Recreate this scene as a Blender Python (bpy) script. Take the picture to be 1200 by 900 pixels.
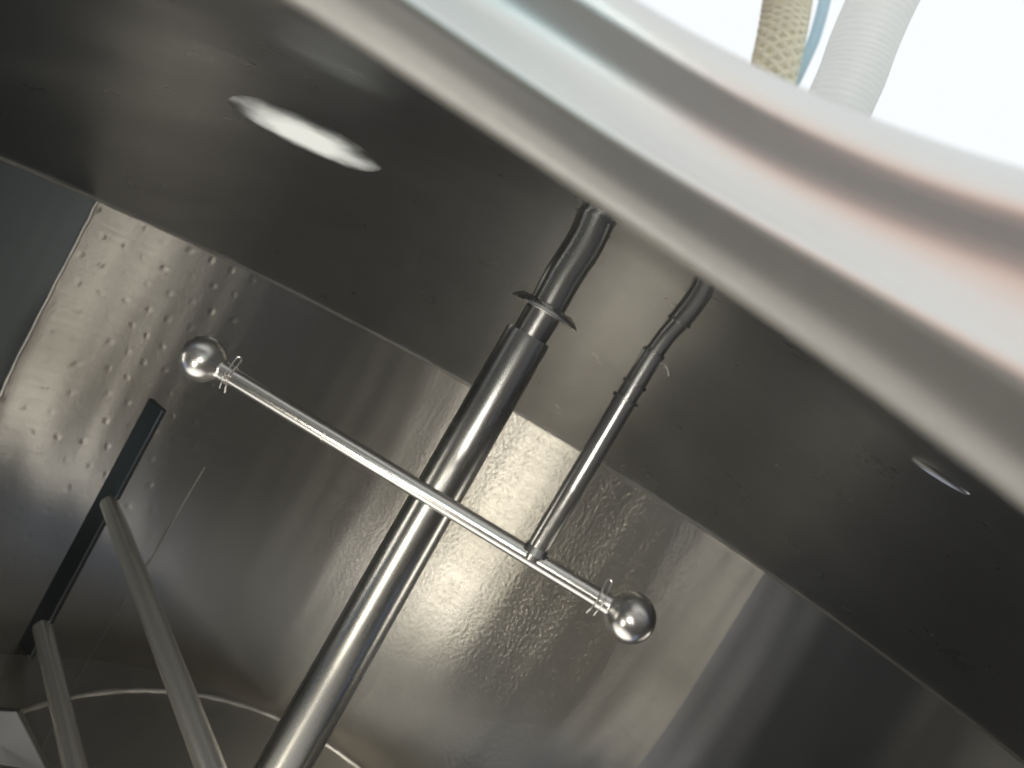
import bpy, bmesh, math, random
from mathutils import Vector, Matrix, noise
random.seed(7)
for o in list(bpy.data.objects): bpy.data.objects.remove(o)
sc = bpy.context.scene
C = sc.collection
PI = math.pi
sin, cos = math.sin, math.cos

# ---------------------------------------------------------------- camera
cd = bpy.data.cameras.new("camera"); cam = bpy.data.objects.new("camera", cd); C.objects.link(cam)
YAW, PIT, ROLL = 0.0108, 0.0797, 0.5230
# the camera stands in the manway and looks down across the tank, rolled 30 degrees
fw = Vector((sin(YAW)*cos(PIT), cos(YAW)*cos(PIT), -sin(PIT)))
r0 = Vector((cos(YAW), -sin(YAW), 0)); u0 = r0.cross(fw)
rt = cos(ROLL)*r0 + sin(ROLL)*u0; up = -sin(ROLL)*r0 + cos(ROLL)*u0
M = Matrix((( rt.x, up.x, -fw.x, 0.0), (rt.y, up.y, -fw.y, -0.75), (rt.z, up.z, -fw.z, 0.0), (0, 0, 0, 1)))
cam.matrix_world = M
cd.sensor_width = 36; cd.lens = 36*867/1200
cd.clip_start = 0.005; cd.clip_end = 200
cd.dof.use_dof = True; cd.dof.focus_distance = 0.75; cd.dof.aperture_fstop = 5.6
sc.camera = cam

# ---------------------------------------------------------------- light and exposure
sc.view_settings.view_transform = 'Standard'; sc.view_settings.look = 'None'
sc.view_settings.exposure = 0.0; sc.view_settings.gamma = 1.0
sc.cycles.use_denoising = True
sc.cycles.max_bounces = 14; sc.cycles.glossy_bounces = 12; sc.cycles.diffuse_bounces = 4
sc.cycles.sample_clamp_indirect = 6.0

w = bpy.data.worlds.new("World"); sc.world = w; w.use_nodes = True
N = w.node_tree.nodes; L = w.node_tree.links
bg = N["Background"]
tc = N.new('ShaderNodeTexCoord'); sx = N.new('ShaderNodeSeparateXYZ'); L.new(tc.outputs['Generated'], sx.inputs[0])
def wramp(src, stops, interp='EASE'):
    r = N.new('ShaderNodeValToRGB'); r.color_ramp.interpolation = interp
    e = r.color_ramp.elements
    while len(e) < len(stops): e.new(0.5)
    for k, (p, c) in enumerate(stops): e[k].position = p; e[k].color = (*c, 1)
    L.new(src, r.inputs[0]); return r
def wmath(op, a, b=0.0, c=0.0):
    m = N.new('ShaderNodeMath'); m.operation = op
    for i, v in enumerate((a, b, c)):
        if isinstance(v, (int, float)): m.inputs[i].default_value = v
        else: L.new(v, m.inputs[i])
    return m.outputs[0]
# bright hazy sky; behind the camera grey low down, warm and cyan sides shaped for the rim's reflections
elev = sx.outputs['Z']
lo = [(0.0, (.15, .145, .135)), (0.60, (.25, .24, .225))]
left_side = wramp(elev, lo[:1] + [(0.40, (.28, .29, .285)), (0.50, (.46, .76, .80)), (0.76, (.72, .93, .95)), (1.0, (.95, 1.0, 1.0))])
right_side = wramp(elev, lo[:1] + [(0.44, (.28, .25, .245)), (0.56, (.80, .57, .49)), (0.80, (.93, .73, .645)), (0.99, (1.0, .89, .84))])
mixb = N.new('ShaderNodeMixRGB'); az = wramp(wmath('MULTIPLY_ADD', sx.outputs['X'], 0.5, 0.5), [(0.31, (1, 1, 1)), (0.46, (0, 0, 0))])
L.new(az.outputs[0], mixb.inputs[0]); L.new(left_side.outputs[0], mixb.inputs[1]); L.new(right_side.outputs[0], mixb.inputs[2])
front = wmath('MULTIPLY_ADD', sx.outputs['Y'], 3.0, 0.5)
clampf = N.new('ShaderNodeClamp'); L.new(front, clampf.inputs[0])
mixf = N.new('ShaderNodeMixRGB'); L.new(clampf.outputs[0], mixf.inputs[0]); L.new(mixb.outputs[0], mixf.inputs[1])
mixf.inputs[2].default_value = (.86, .89, .91, 1)
L.new(mixf.outputs[0], bg.inputs[0]); bg.inputs[1].default_value = 1.12

def area(name, loc, target, sx_, sy_, power, col=(1, 1, 1)):
    d = bpy.data.lights.new(name, 'AREA'); d.shape = 'RECTANGLE'; d.size = sx_; d.size_y = sy_; d.energy = power; d.color = col
    d.spread = math.radians(110)
    o = bpy.data.objects.new(name, d); C.objects.link(o); o.location = loc
    o.rotation_euler = (Vector(target) - Vector(loc)).to_track_quat('-Z', 'Y').to_euler()
    return o
for k_, (p_, t_, w_, h_, e_, c_) in enumerate((
        ((-.27, -.87, -.60), (.0, .8, -1.0), .14, .50, 2.6, (1.0, .95, .84)),
        ((.93, .03, -.60), (-.7, .6, -.7), .16, .55, 0.65, (1.0, .96, .88)),
        ((-.92, -.33, -.55), (.6, .7, -.5), .10, .50, 0.4, (1.0, .96, .88)),
        ((0.0, -.52, -.90), (0, -.40, 0), 1.3, .66, 1.7, (1.0, .985, .95)))):
    area('added_fill', p_, t_, w_, h_, e_, c_)  # added unseen lamps: side strips streak the wall, floor panel fills the ceiling
for x_ in (-.78, .78): area('added_cool_fill', (x_, -.35, -.72), (x_*.9, .25, 0), .4, .4, 0.16, (.42, .60, 1.0))  # added blue lamps out of view, tinting the ceiling ends
k_ = area('added_hose_fill', (0, -.95, .8), (.1, -.1, .33), .4, .4, 0.6, (1, 1, 1)); k_.data.spread = math.radians(40)  # added unseen lamp that brightens the hose and rope
k_ = area('added_bar_fill', (.0, -.925, -.115), (0, 0, -.36), .42, .12, 0.5, (1.0, .98, .94)); k_.data.spread = math.radians(64)  # added soft lamp behind the camera, lighting the spray bar

# ---------------------------------------------------------------- helpers
def material(name, col=(.55, .53, .49), rough=.25, metal=1.0, aniso=0.0, brush=None, bump=0.0, bumpscale=60, stain=0.15, dimples=False, spots=0.0, uvbrush=False, bh=.25, rv=.16, wave=0.0, smudge=0.0):
    m = bpy.data.materials.new(name); m.use_nodes = True
    n = m.node_tree.nodes; l = m.node_tree.links; b = n['Principled BSDF']
    b.inputs['Metallic'].default_value = metal; b.inputs['Roughness'].default_value = rough
    if aniso: b.inputs['Anisotropic'].default_value = aniso
    t = n.new('ShaderNodeTexCoord')
    src = t.outputs['UV'] if uvbrush else t.outputs['Object']
    def tex(scale, vec=(1, 1, 1), detail=4, r=0.55):
        mp = n.new('ShaderNodeMapping'); mp.inputs['Scale'].default_value = vec
        l.new(src, mp.inputs[0]); q = n.new('ShaderNodeTexNoise'); q.inputs['Scale'].default_value = scale
        q.inputs['Detail'].default_value = detail; q.inputs['Roughness'].default_value = r
        l.new(mp.outputs[0], q.inputs[0]); return q.outputs['Fac']
    def mth(op, a, bb=0.0, c=0.0):
        q = n.new('ShaderNodeMath'); q.operation = op
        for i, v in enumerate((a, bb, c)):
            if isinstance(v, (int, float)): q.inputs[i].default_value = v
            else: l.new(v, q.inputs[i])
        return q.outputs[0]
    blot = tex(3.0, detail=6)
    k = mth('MULTIPLY_ADD', blot, stain*2, 1 - stain)
    mc = n.new('ShaderNodeVectorMath'); mc.operation = 'SCALE'; mc.inputs[0].default_value = col; l.new(k, mc.inputs['Scale'])
    l.new(mc.outputs[0], b.inputs['Base Color'])
    bv = brush or (1, 1, 1)
    br = tex(40, bv, detail=8, r=0.7)
    l.new(mth('MULTIPLY_ADD', br, rv, rough - rv/2), b.inputs['Roughness'])
    h = mth('MULTIPLY', br, bh)
    if bump:
        h = mth('ADD', h, mth('MULTIPLY', tex(bumpscale, detail=2), bump))
    if wave: h = mth('ADD', h, mth('MULTIPLY', tex(4.5, detail=1), wave))
    if smudge:
        rs = b.inputs['Roughness'].links[0].from_socket
        l.new(mth('ADD', rs, mth('MULTIPLY_ADD', tex(11, detail=5, r=.65), smudge, -smudge/2)), b.inputs['Roughness'])
    if spots:
        v = n.new('ShaderNodeTexVoronoi'); v.inputs['Scale'].default_value = 30; l.new(src, v.inputs['Vector'])
        h = mth('SUBTRACT', h, mth('MULTIPLY', mth('LESS_THAN', v.outputs['Distance'], .06), spots))
    if dimples:
        # rows of pressed dimples, staggered; they fade out away from the plate's edge
        s = n.new('ShaderNodeSeparateXYZ'); l.new(src, s.inputs[0])
        px, py = 0.046, 0.050
        wob = mth('MULTIPLY', tex(6, detail=1), 0.06)
        a = mth('DIVIDE', mth('ADD', s.outputs[0], wob), px); r_ = mth('DIVIDE', mth('ADD', s.outputs[1], wob), py)
        row = mth('FLOOR', r_)
        a2 = mth('ADD', a, mth('MULTIPLY', row, 0.5))
        fx = mth('SUBTRACT', mth('FRACT', a2), .5); fy = mth('SUBTRACT', mth('FRACT', r_), .5)
        d = mth('SQRT', mth('ADD', mth('MULTIPLY', fx, fx), mth('MULTIPLY', fy, fy)))
        dm = n.new('ShaderNodeMapRange'); dm.interpolation_type = 'SMOOTHSTEP'
        l.new(d, dm.inputs[0]); dm.inputs[1].default_value = 0.0; dm.inputs[2].default_value = 0.21; dm.inputs[3].default_value = 1.0; dm.inputs[4].default_value = 0.0
        fade = n.new('ShaderNodeMapRange'); fade.interpolation_type = 'SMOOTHSTEP'
        l.new(s.outputs[0], fade.inputs[0]); fade.inputs[1].default_value = -0.62; fade.inputs[2].default_value = -0.42; fade.inputs[3].default_value = 1.0; fade.inputs[4].default_value = 0.0
        fade2 = n.new('ShaderNodeMapRange'); fade2.interpolation_type = 'SMOOTHSTEP'
        l.new(s.outputs[0], fade2.inputs[0]); fade2.inputs[1].default_value = 0.36; fade2.inputs[2].default_value = 0.5; fade2.inputs[3].default_value = 0.0; fade2.inputs[4].default_value = .0
        amp = mth('ADD', fade.outputs[0], fade2.outputs[0])
        h = mth('ADD', h, mth('MULTIPLY', mth('MULTIPLY', dm.outputs[0], mth('MULTIPLY', amp, mth('SUBTRACT', tex(22, detail=1), .28))), 1.6))
        # pebbly stretch
        peb = n.new('ShaderNodeMapRange'); peb.interpolation_type = 'SMOOTHSTEP'
        l.new(s.outputs[0], peb.inputs[0]); peb.inputs[1].default_value = -0.25; peb.inputs[2].default_value = 0.05; peb.inputs[3].default_value = 0.15; peb.inputs[4].default_value = 1.0
        pe = n.new('ShaderNodeMapRange'); pe.interpolation_type = 'SMOOTHSTEP'
        l.new(s.outputs[0], pe.inputs[0]); pe.inputs[1].default_value = 0.42; pe.inputs[2].default_value = 0.72; pe.inputs[3].default_value = 1.0; pe.inputs[4].default_value = 0.06
        pb2 = mth('MULTIPLY', peb.outputs[0], pe.outputs[0])
        h = mth('ADD', h, mth('MULTIPLY', mth('MULTIPLY', tex(130, (1, .8, 1), detail=1), pb2), .95))
        h = mth('ADD', h, mth('MULTIPLY', tex(9, (1, .12, 1), detail=1), 5.5))
    bp = n.new('ShaderNodeBump'); bp.inputs['Strength'].default_value = 0.35; bp.inputs['Distance'].default_value = 0.0016
    l.new(h, bp.inputs['Height']); l.new(bp.outputs[0], b.inputs['Normal'])
    if aniso:
        b.inputs['Anisotropic Rotation'].default_value = 0.25
        tg = n.new('ShaderNodeTangent'); tg.direction_type = 'RADIAL'; tg.axis = 'Z'; l.new(tg.outputs[0], b.inputs['Tangent'])
    return m

def mesh_obj(name, verts, faces, mat, parent=None, uvs=None, smooth=True):
    me = bpy.data.meshes.new(name); me.from_pydata(verts, [], faces); me.update()
    if smooth:
        for p in me.polygons: p.use_smooth = True
    if uvs:
        uv = me.uv_layers.new(name="UVMap")
        for lp in me.loops: uv.data[lp.index].uv = uvs[lp.vertex_index]
    o = bpy.data.objects.new(name, me); C.objects.link(o); me.materials.append(mat)
    if parent: o.parent = parent; o.matrix_parent_inverse = parent.matrix_basis.inverted()
    return o

def thing(name, label, cat, loc=(0, 0, 0), group=None):
    o = bpy.data.objects.new(name, None); C.objects.link(o); o.empty_display_size = .05
    o.location = loc; o['label'] = label; o['category'] = cat
    if group: o['group'] = group
    return o

def spline(pts, n=8):
    """Catmull-Rom through tuples of any length"""
    out = []
    P = [pts[0]] + list(pts) + [pts[-1]]
    for i in range(1, len(P)-2):
        for k in range(n):
            t = k/n; a, b, c, d = P[i-1], P[i], P[i+1], P[i+2]
            out.append(tuple(0.5*((2*b[j]) + (-a[j]+c[j])*t + (2*a[j]-5*b[j]+4*c[j]-d[j])*t*t + (-a[j]+3*b[j]-3*c[j]+d[j])*t**3) for j in range(len(b))))
    out.append(tuple(pts[-1])); return out

def tube(name, path, radii, mat, parent=None, seg=40, cap=True, hollow=False):
    """path of points with a radius each -> one skinned pipe"""
    P = [Vector(p) for p in path]
    if isinstance(radii, (int, float)): radii = [radii]*len(P)
    verts, faces = [], []
    t0 = (P[1]-P[0]).normalized(); nrm = t0.orthogonal().normalized()
    for i, p in enumerate(P):
        t = (P[min(i+1, len(P)-1)] - P[max(i-1, 0)])
        if t.length < 1e-9: t = t0
        t.normalize(); nrm = (nrm - t*nrm.dot(t)).normalized(); bn = t.cross(nrm); t0 = t
        for k in range(seg):
            a = 2*PI*k/seg; verts.append(p + (nrm*cos(a) + bn*sin(a))*radii[i])
    for i in range(len(P)-1):
        for k in range(seg):
            a, b = i*seg+k, i*seg+(k+1) % seg; faces.append((a, b, b+seg, a+seg))
    if cap:
        faces.append(tuple(range(seg))[::-1]); faces.append(tuple(range((len(P)-1)*seg, len(P)*seg)))
    o = mesh_obj(name, [tuple(v) for v in verts], faces, mat, parent)
    m = o.modifiers.new('e', 'EDGE_SPLIT'); m.split_angle = math.radians(38)
    return o

def steps(axis_pts, prof):
    """prof: list of (fraction along straight axis a-b, radius)"""
    a, b = map(Vector, axis_pts)
    return [a.lerp(b, f) for f, r in prof], [r for f, r in prof]

# ---------------------------------------------------------------- materials
ANI = 0.85
M_plate = material('dimpled_steel', (.47, .447, .40), .35, aniso=ANI, uvbrush=True, brush=(.06, 3, 1), dimples=True, stain=.12)
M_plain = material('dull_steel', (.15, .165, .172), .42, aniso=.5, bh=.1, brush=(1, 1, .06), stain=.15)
M_plate_shaded = material('shaded_dimpled_steel', (.37, .37, .375), .37, aniso=ANI, uvbrush=True, brush=(.06, 3, 1), dimples=True, stain=.12)  # same wall steel, base colour darkened to paint shade on the dim side
M_plain2 = material('smooth_dull_steel', (.09, .09, .088), .42, aniso=.6, bh=.1, brush=(1, 1, .06), stain=.15)
M_head = material('polished_steel', (.48, .492, .515), .30, aniso=.6, brush=(.1, .1, .1), stain=.22, bh=0, rv=.03, wave=16, smudge=.18)
M_floor = material('satin_steel', (.42, .405, .365), .36, aniso=ANI, brush=(1, 1, 1), stain=.15)
M_neck = material('bright_steel', (.68, .67, .65), .34, brush=(5, 5, 7), stain=.06, spots=.5, bh=.10, rv=.10, smudge=.10, wave=2.5)
M_roll = material('satin_roll_steel', (.70, .672, .62), .48, metal=.72, brush=(5, 5, 7), stain=.10, spots=.6, bh=.10, smudge=.15)
M_weld = material('weld_steel', (.54, .52, .48), .45, bump=1, bumpscale=120)
M_pipe = material('pipe_steel', (.60, .585, .54), .28, smudge=.10, brush=(1, 1, .05), stain=.08)
M_arm = material('arm_steel', (.88, .85, .79), .24, metal=.88, brush=(.1, .1, .1), stain=.04, bh=0, rv=.02, smudge=.04)
M_bar = material('tube_steel', (.78, .755, .70), .20, metal=.92, smudge=.14, brush=(1, .1, 1), stain=.06)
M_ball = material('ball_steel', (.82, .79, .73), .26, metal=.93, smudge=.12, stain=.05)

# ---------------------------------------------------------------- tank
def dish(x, y): return 0.125 - 0.318*(x*x + y*y) - 0.03*x*max(0, min(1, -y*2)) + .5*min((x-.02)**2, .04)*max(0, min(1, (-y-.34)/.12))
tank = thing('steel_tank', 'brushed stainless steel tank seen from inside, with welded wall plates and manway', 'tank', (0, 0, -0.95))

ZT, ZB = -0.193, -0.50
wall_prof = [(1.0, ZT+(ZB-ZT)*k/16) for k in range(16)] + [(.68+.32*cos(k*PI/96), ZB-.435*sin(k*PI/96)) for k in range(49)]
def wall(a0, a1, mat):
    n = max(8, int(abs(a1-a0)/1.2)); v, f, uv = [], [], []; m = len(wall_prof)
    for i in range(n+1):
        a = math.radians(a0 + (a1-a0)*i/n); arc = ZT; last = wall_prof[0]
        for r, z in wall_prof:
            arc -= math.hypot(r-last[0], z-last[1]); last = (r, z)
            v.append((r*sin(a), r*cos(a), z)); uv.append((a, arc))
    for i in range(n):
        for j in range(m-1):
            q = i*m+j; f.append((q, q+1, q+m+1, q+m))
    return mesh_obj('wall_plate', v, f, mat, tank, uv)
WL, WR = -53.6, 41.2
wall(WL, WR, M_plate); wall(WR, 180, M_plate_shaded); wall(-180, WL, M_plain); 

def lathe(name, prof, mat, parent, n=220, centre=(0, 0)):
    v, f = [], []; m = len(prof)
    for i in range(n):
        a = 2*PI*i/n
        for r, z in prof: v.append((centre[0]+r*sin(a), centre[1]+r*cos(a), z))
    for i in range(n):
        for j in range(m-1):
            q = i*m+j; q2 = ((i+1) % n)*m+j; f.append((q, q2, q2+1, q+1))
    return mesh_obj(name, v, f, mat, parent)
floor_prof = spline([(.68, -.935), (.5, -.943), (.25, -.95), (.001, -.952)], 8)
lathe('bottom_head', floor_prof, M_floor, tank)
def floor_z(r):
    fp = wall_prof[16:] + floor_prof
    for (r1, z1), (r2, z2) in zip(fp, fp[1:]):
        if r2 <= r <= r1: return z1 + (z2-z1)*(r1-r)/max(1e-9, r1-r2)
    return -.95

# manway and domed top head (one sheet from the tank's edge to the hole)
HX, HY, HR = -0.03, -0.72, 0.22
def outer(th):
    dx, dy = sin(th), cos(th); b = HX*dx+HY*dy; c = HX*HX+HY*HY-1
    return -b + math.sqrt(b*b-c)
nt, nr = 256, 64
v, f = [], []
for i in range(nt):
    th = 2*PI*i/nt; R = outer(th); r_in = HR+.032
    for j in range(nr+1):
        t = (j/nr); r = r_in + (R-r_in)*t
        x, y = HX+r*sin(th), HY+r*cos(th)
        z = dish(x, y) if j < nr else ZT
        v.append((x, y, z + .004*math.exp(-(r-r_in)/.03)))
for i in range(nt):
    for j in range(nr):
        q = i*(nr+1)+j; q2 = ((i+1) % nt)*(nr+1)+j; f.append((q, q2, q2+1, q+1))
mesh_obj('top_head', v, f, M_head, tank)

neck_prof = spline([(.036, .0055), (.024, -.0005), (.014, -.001), (.007, .005), (.0025, .012), (.000, .0185), (.004, .0240), (.0105, .032), (.0160, .040),
                    (.0182, .047), (.0180, .055), (.0172, .061), (.0195, .068), (.027, .0750), (.038, .0775), (.050, .074), (.056, .06)], 7)
neck_prof_r = spline([(.036, .0055), (.024, -.0005), (.014, -.001), (.007, .005), (.0025, .012), (.000, .0185), (.0045, .0240), (.0095, .030), (.0125, .036),
                    (.0130, .042), (.0122, .049), (.0130, .055), (.018, .063), (.027, .071), (.038, .076), (.050, .074), (.056, .06)], 7)
def neck_part(name, j0, j1, mat):
    v, f = [], []; m = j1-j0; n = 360
    for i in range(n):
        th = 2*PI*i/n
        x0, y0 = HX+(HR+.015)*sin(th), HY+(HR+.015)*cos(th); zb = dish(x0, y0)
        ztop = .046
        wob = .0011*sin(th*5+1.0) + .0006*sin(th*9)
        sr = max(0, min(1, (x0 + .06)/.16)) if y0 > HY else 0; sr = sr*sr*(3-2*sr)
        for (d, h), (d_, h_) in list(zip(neck_prof, neck_prof_r))[j0:j1]:
            d += (d_-d)*sr; h += (h_-h)*sr
            r = HR + d + wob*math.exp(-((h-.02)/.02)**2)
            k = max(0, min(1, h/.05)); k = k*k*(3-2*k)
            v.append((HX+r*sin(th), HY+r*cos(th), (zb*(1-k) + ztop*k) + h))
    for i in range(n):
        for j in range(m-1):
            q = i*m+j; q2 = ((i+1) % n)*m+j; f.append((q, q2, q2+1, q+1))
    return mesh_obj(name, v, f, mat, tank)
SPLIT = 5*7 + 1
neck_part('manway_neck', SPLIT-1, len(neck_prof), M_neck)
neck_part('rolled_edge', 0, SPLIT, M_roll)

# weld seams
def bead(path, r, wob=.0006):
    p = [tuple(c + random.uniform(-wob, wob) for c in q) for q in path]
    return tube('weld_seam', p, [r*random.uniform(.8, 1.2) for _ in p], M_weld, tank, seg=8)
bead([(.998*sin(a*PI/180), .998*cos(a*PI/180), ZT) for a in range(-100, 96, 1)], .0030, .0002)
for a in (WL,):
    A = math.radians(a); bead([((r_-.001)*sin(A), (r_-.001)*cos(A), z_) for r_, z_ in wall_prof], .0035 if a < 0 else .0012)
bead([tuple(q) for q in [[-0.4826, 0.8585, -0.6329] , [-0.4777, 0.8303, -0.7161] , [-0.463, 0.7692, -0.8187] , [-0.4478, 0.6998, -0.8837] , [-0.423, 0.6021, -0.9285] , [-0.3847, 0.4689, -0.9383] , [-0.3555, 0.3797, -0.9422] , [-0.3259, 0.2979, -0.9448] , ]], .0013, .0002)
bead([(.017+.447*sin(2*PI*k/200), .228+.447*cos(2*PI*k/200), floor_z(math.hypot(.017+.447*sin(2*PI*k/200), .228+.447*cos(2*PI*k/200)))+.001) for k in range(201)], .005, .0004)

# ---------------------------------------------------------------- agitator
ag = thing('agitator', 'thick upright steel agitator shaft behind the spray bar, with angled arms and flat blade', 'agitator', (0, 0, -.93))
P = [(0.001, 0, -.93), (0.001, 0, -.60), (-.001, 0, -.30), (-.002, 0, -.012), (-.002, 0, -.008)]
tube('shaft_sleeve', P, [.0295, .0285, .0262, .0242, .0232], M_pipe, ag, seg=64)
up_path = spline([(-.001, 0, -.012), (-.0005, 0, .024), (-.0012, 0, .061), (.0006, 0, .09), (.000, 0, .112), (-.004, 0, .135)], 8)
tube('shaft', up_path, [.0188+.0012*(i/len(up_path)) for i in range(len(up_path))], M_pipe, ag, seg=48)
cp = [(.019, .028), (.030, .0275), (.037, .021), (.0375, .0195), (.037, .0185), (.029, .0235), (.019, .024)]
lathe('shaft_collar', cp, M_pipe, ag, 60)
bx, by = -.482, .477
tube('agitator_arm', [(bx, by, -.621), (0, 0, -.621-.016)], [.0150, .0165], M_arm, ag)
tube('agitator_arm', [(-.483, .476, -.874), (0, 0, -.874-.01)], [.0150, .0165], M_arm, ag)
# flat blade, edge turned to the camera
def box(name, c, ax, hx, hy, z0, z1, mat, parent, bevel=.002):
    ux = Vector((cos(ax), sin(ax), 0)); uy = Vector((-sin(ax), cos(ax), 0)); v = []
    for z in (z0, z1):
        for a, b in ((-1, -1), (1, -1), (1, 1), (-1, 1)):
            v.append(tuple(Vector((c[0], c[1], z)) + ux*a*hx + uy*b*hy))
    o = mesh_obj(name, v, [(0, 3, 2, 1), (4, 5, 6, 7), (0, 1, 5, 4), (1, 2, 6, 5), (2, 3, 7, 6), (3, 0, 4, 7)], mat, parent, smooth=False)
    b = o.modifiers.new('b', 'BEVEL'); b.width = bevel; b.segments = 2
    return o
box('agitator_blade', (bx-.012, by+.014, 0), math.radians(-25), .021, .005, -.935, -.432, M_plain, ag)

paddle = thing('wall_baffle', 'flat grey baffle plate cut off at the bottom left corner of the photo', 'baffle', (-.27, -.2, -.95))
v = [tuple(q) for q in ([-0.2047, -0.2, -0.4662] , [-0.1669, -0.2, -0.5206] , [-0.2319, -0.2, -0.5597] , [-0.2588, -0.2, -0.5058] , )]
v = [(x, y - (z + .46)*.45, z) for x, y, z in v]
v += [(x, y+.006, z) for x, y, z in v]
bp_ = mesh_obj('baffle_plate', v, [(0, 1, 2, 3), (7, 6, 5, 4), (0, 4, 5, 1), (1, 5, 6, 2), (2, 6, 7, 3), (3, 7, 4, 0)], M_plain2, paddle, smooth=False)
m_ = bp_.modifiers.new('b', 'BEVEL'); m_.width = .001; m_.segments = 2

# ---------------------------------------------------------------- spray bar
cip = thing('spray_bar', 'slim polished steel tube tee with a spray ball on each end', 'spray bar', (.085, -.2, .08))
cip_y = -.2
tube('feed_pipe', [(.0845, cip_y, -.151), (.0847, cip_y, -.0116)], .0087, M_bar, cip)
tube('feed_pipe', spline([(.0847, cip_y, -.012), (.0848, cip_y, .012), (.0853, cip_y, .030)], 4), .0082, M_bar, cip)
tube('feed_pipe', spline([(.0853, cip_y, .028), (.0868, cip_y, .044), (.0895, cip_y, .057)], 4), .0072, M_bar, cip)
tube('feed_pipe', spline([(.0893, cip_y, .0575), (.0912, cip_y, .072), (.0918, cip_y, .083), (.0905, cip_y, .094), (.086, cip_y, .11)], 5), .0086, M_bar, cip)
for z, x, rr in ((-.0116, .0847, .0103), (.0015, .0848, .0094), (.0285, .0853, .0090), (.0573, .0894, .0092)):
    tube('pipe_joint', [(x, cip_y, z-.0012), (x, cip_y, z+.0012)], rr, M_pipe, cip)
hook = spline([(.091, cip_y, .020), (.096, cip_y, .0245), (.100, cip_y, .0235), (.1035, cip_y, .019)], 4)
tube('pipe_hook', hook, [.0016-.001*i/len(hook) for i in range(len(hook))], M_pipe, cip, seg=12)
BL, BR, TEE = Vector((-.2147, -.173, -.151)), Vector((.1698, -.2077, -.151)), Vector((.0845, -.2, -.151))
dirv = (BR-BL).normalized()
bar = [BL+dirv*.018, BL.lerp(BR, .3), BL.lerp(BR, .5), BR-dirv*.020]
tube('cross_tube', bar, [.0072]*4, M_bar, cip)
tube('weld_collar', [TEE+Vector((0, 0, .0045)), TEE+Vector((0, 0, .0075)), TEE+Vector((0, 0, .0105))], [.0108, .0098, .0087], M_bar, cip)
p = BL.lerp(BR, .30)
tube('tube_sleeve', [p-dirv*.001, p+dirv*.0005], [.0078, .0078], M_bar, cip)

def spray_ball(c, d, R, flip):
    # bulb with short socket neck
    prof = [(-R, .0006), (-.93*R, .36*R), (-.75*R, .66*R), (-.45*R, .90*R), (-.1*R, R), (.25*R, .97*R), (.55*R, .82*R), (.78*R, .58*R), (.92*R, .45*R), (1.1*R, .42*R), (1.45*R, .42*R)]
    pr = spline(prof, 6)
    o = tube('spray_ball', [c + d*a for a, b in pr], [max(b, .0004) for a, b in pr], M_ball, cip, seg=48)
    s = c + d*(1.22*R)
    tube('ball_socket', [s-d*.0035, s-d*.003, s+d*.003, s+d*.0035], [.0068, .0082, .0082, .0068], M_ball, o, seg=32)
    # retaining clip: a bent wire pin through the socket with both ends standing out
    side = d.cross(Vector((0, 1, 0))).normalized()
    if side.z < 0: side = -side
    q = s + d*.002
    lw = spline([tuple(q - side*.013 - d*.0022), tuple(q - side*.0085 - d*.0018 - Vector((0, .003, 0))), tuple(q - Vector((0, .0085, 0)) - d*.0012), tuple(q + side*.0085 - d*.0014 - Vector((0, .003, 0))), tuple(q + side*.0155 - d*.001),
                 tuple(q + side*.0158 + d*.0025), tuple(q + side*.009 + d*.003 - Vector((0, .003, 0))), tuple(q - Vector((0, .0085, 0)) + d*.003), tuple(q - side*.0085 + d*.003 - Vector((0, .003, 0))), tuple(q - side*.014 + d*.0035)], 6)
    tube('retaining_clip', lw, .0007, M_ball, o, seg=8)
    return o
spray_ball(BL, dirv, .0185, 1)
spray_ball(BR, -dirv, .0195, -1)

# ---------------------------------------------------------------- glints on the top head, painted as glowing ovals
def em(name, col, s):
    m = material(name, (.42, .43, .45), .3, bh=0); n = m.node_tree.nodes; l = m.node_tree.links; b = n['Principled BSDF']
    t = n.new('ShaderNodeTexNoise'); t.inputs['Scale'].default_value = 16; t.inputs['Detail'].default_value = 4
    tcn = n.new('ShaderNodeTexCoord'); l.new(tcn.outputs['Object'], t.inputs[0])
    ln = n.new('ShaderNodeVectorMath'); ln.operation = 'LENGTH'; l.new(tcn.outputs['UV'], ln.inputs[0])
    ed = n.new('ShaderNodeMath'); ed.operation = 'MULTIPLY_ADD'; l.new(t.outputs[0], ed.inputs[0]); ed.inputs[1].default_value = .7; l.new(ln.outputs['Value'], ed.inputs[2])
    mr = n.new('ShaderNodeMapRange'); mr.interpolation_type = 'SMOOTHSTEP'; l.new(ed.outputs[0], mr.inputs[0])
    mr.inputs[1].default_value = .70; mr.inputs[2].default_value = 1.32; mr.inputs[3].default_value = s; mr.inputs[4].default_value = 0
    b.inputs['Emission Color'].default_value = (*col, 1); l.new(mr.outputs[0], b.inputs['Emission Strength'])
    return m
M_glint1 = em('glint_glow', (.9, .9, .82), .85); M_glint2 = em('dim_glint_glow', (.7, .75, .85), .28)  # emission painting a bright and a dim glint on the ceiling
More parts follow.
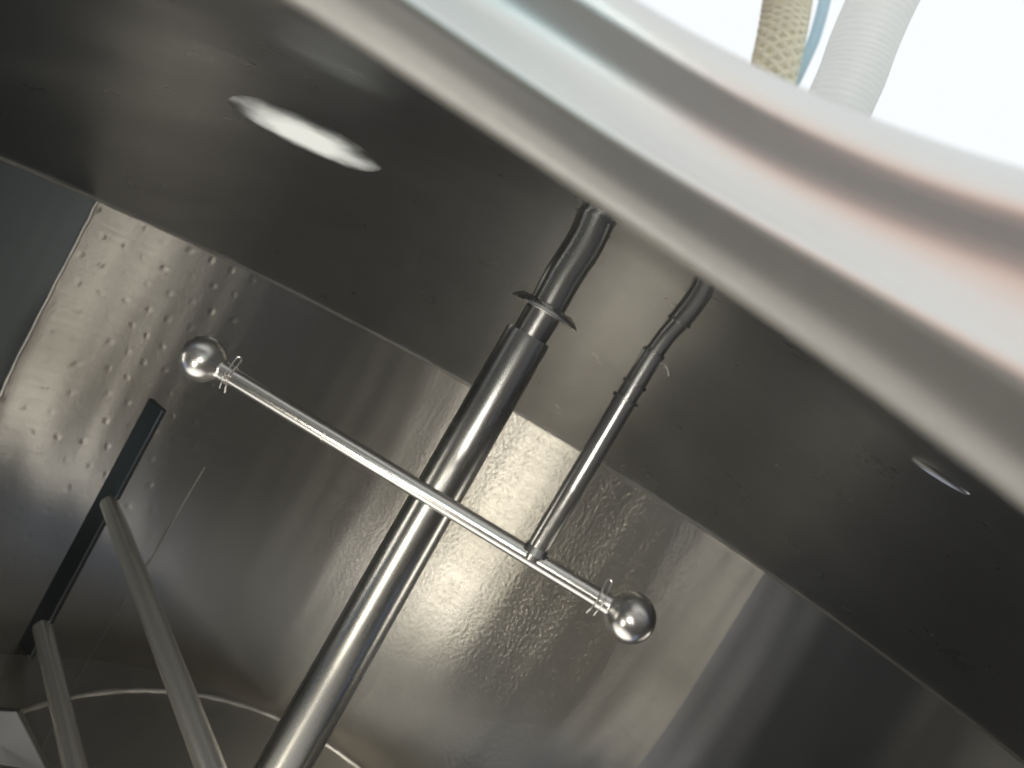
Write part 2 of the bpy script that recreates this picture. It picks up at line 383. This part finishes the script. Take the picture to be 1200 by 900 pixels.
def glint_oval(x, y, R, glow, ry, ex):
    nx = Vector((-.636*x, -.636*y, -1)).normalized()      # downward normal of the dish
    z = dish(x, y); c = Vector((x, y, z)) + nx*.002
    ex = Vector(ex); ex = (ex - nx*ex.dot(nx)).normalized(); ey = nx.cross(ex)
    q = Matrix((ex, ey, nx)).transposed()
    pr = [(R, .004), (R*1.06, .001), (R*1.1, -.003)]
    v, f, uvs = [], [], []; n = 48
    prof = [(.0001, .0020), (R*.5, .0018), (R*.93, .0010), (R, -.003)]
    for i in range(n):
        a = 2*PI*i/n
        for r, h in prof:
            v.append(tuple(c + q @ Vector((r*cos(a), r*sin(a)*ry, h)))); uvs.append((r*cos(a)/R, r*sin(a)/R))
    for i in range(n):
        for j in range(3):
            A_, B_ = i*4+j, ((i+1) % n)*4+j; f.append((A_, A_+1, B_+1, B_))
    g = mesh_obj('ceiling_glint', v, f, glow, tank, uvs)
    g['label'] = 'soft glint on the ceiling, drawn as a glowing oval'
glint_oval(-.368, .194, .122, M_glint1, .60, (.68, .73, 0))
glint_oval(.402, -.046, .040, M_glint2, .22, (.35, -.94, 0))

# ---------------------------------------------------------------- outside the manway
def plain(name, col, rough=.5, scale=200):
    m = material(name, col, rough, metal=0.0, bump=2.0, bumpscale=scale, stain=.12); n = m.node_tree.nodes; l = m.node_tree.links
    tr = n.new('ShaderNodeBsdfTranslucent'); tr.inputs[0].default_value = (*col, 1); mx = n.new('ShaderNodeMixShader'); mx.inputs[0].default_value = .75
    l.new(n['Principled BSDF'].outputs[0], mx.inputs[1]); l.new(tr.outputs[0], mx.inputs[2]); l.new(mx.outputs[0], n['Material Output'].inputs[0])
    return m
M_hose = plain('pale_hose', (.86, .86, .84), .45); M_braid = plain('braided_beige', (.97, .95, .88), .7); M_blue = plain('pale_blue_cord', (.68, .80, .86), .6)
hz = thing('hose', 'thick pale translucent ribbed hose bending past the manway opening', 'hose', (.13, -.1, .25))
hp = spline([(.140, -.10, .245), (.130, -.10, .285), (.1254, -.1, .3173), (.1197, -.1, .3453), (.1150, -.1, .3819), (.112, -.1, .430), (.112, -.09, .52)], 40)
hr = [.0275 + .0002*(1 if (i//3) % 2 else 0) for i in range(len(hp))]
tube('hose_body', hp, hr, M_hose, hz, seg=48)
bd = thing('braided_rope', 'beige braided rope with fraying strands beside the pale hose above the lip', 'rope', (.03, -.3, .22))
bp0 = spline([(.056, -.3, .17), (.040, -.3, .218), (.029, -.3, .247), (.012, -.3, .30)], 16)
for k in range(16):
    ph = 2*PI*k/16; sgn = 1 if k % 2 else -1
    pts = []
    for i, p in enumerate(bp0):
        a = ph + sgn*i*.42; pts.append((p[0] + .0125*cos(a), p[1] + .0125*sin(a), p[2] + .003*cos(a)))
    tube('rope_strand', pts, .0015, M_braid, bd, seg=8)
tube('rope_core', bp0, .011, M_braid, bd, seg=16)
cs = thing('pale_cord', 'pale blue cord hanging between the beige rope and the hose', 'cord', (.06, -.3, .2))
cpts = spline([(.062, -.3, .17), (.0585, -.3, .215), (.0550, -.3, .235), (.044, -.3, .27), (.035, -.3, .30)], 8)
tube('cord_body', cpts, .0034, M_blue, cs, seg=16)
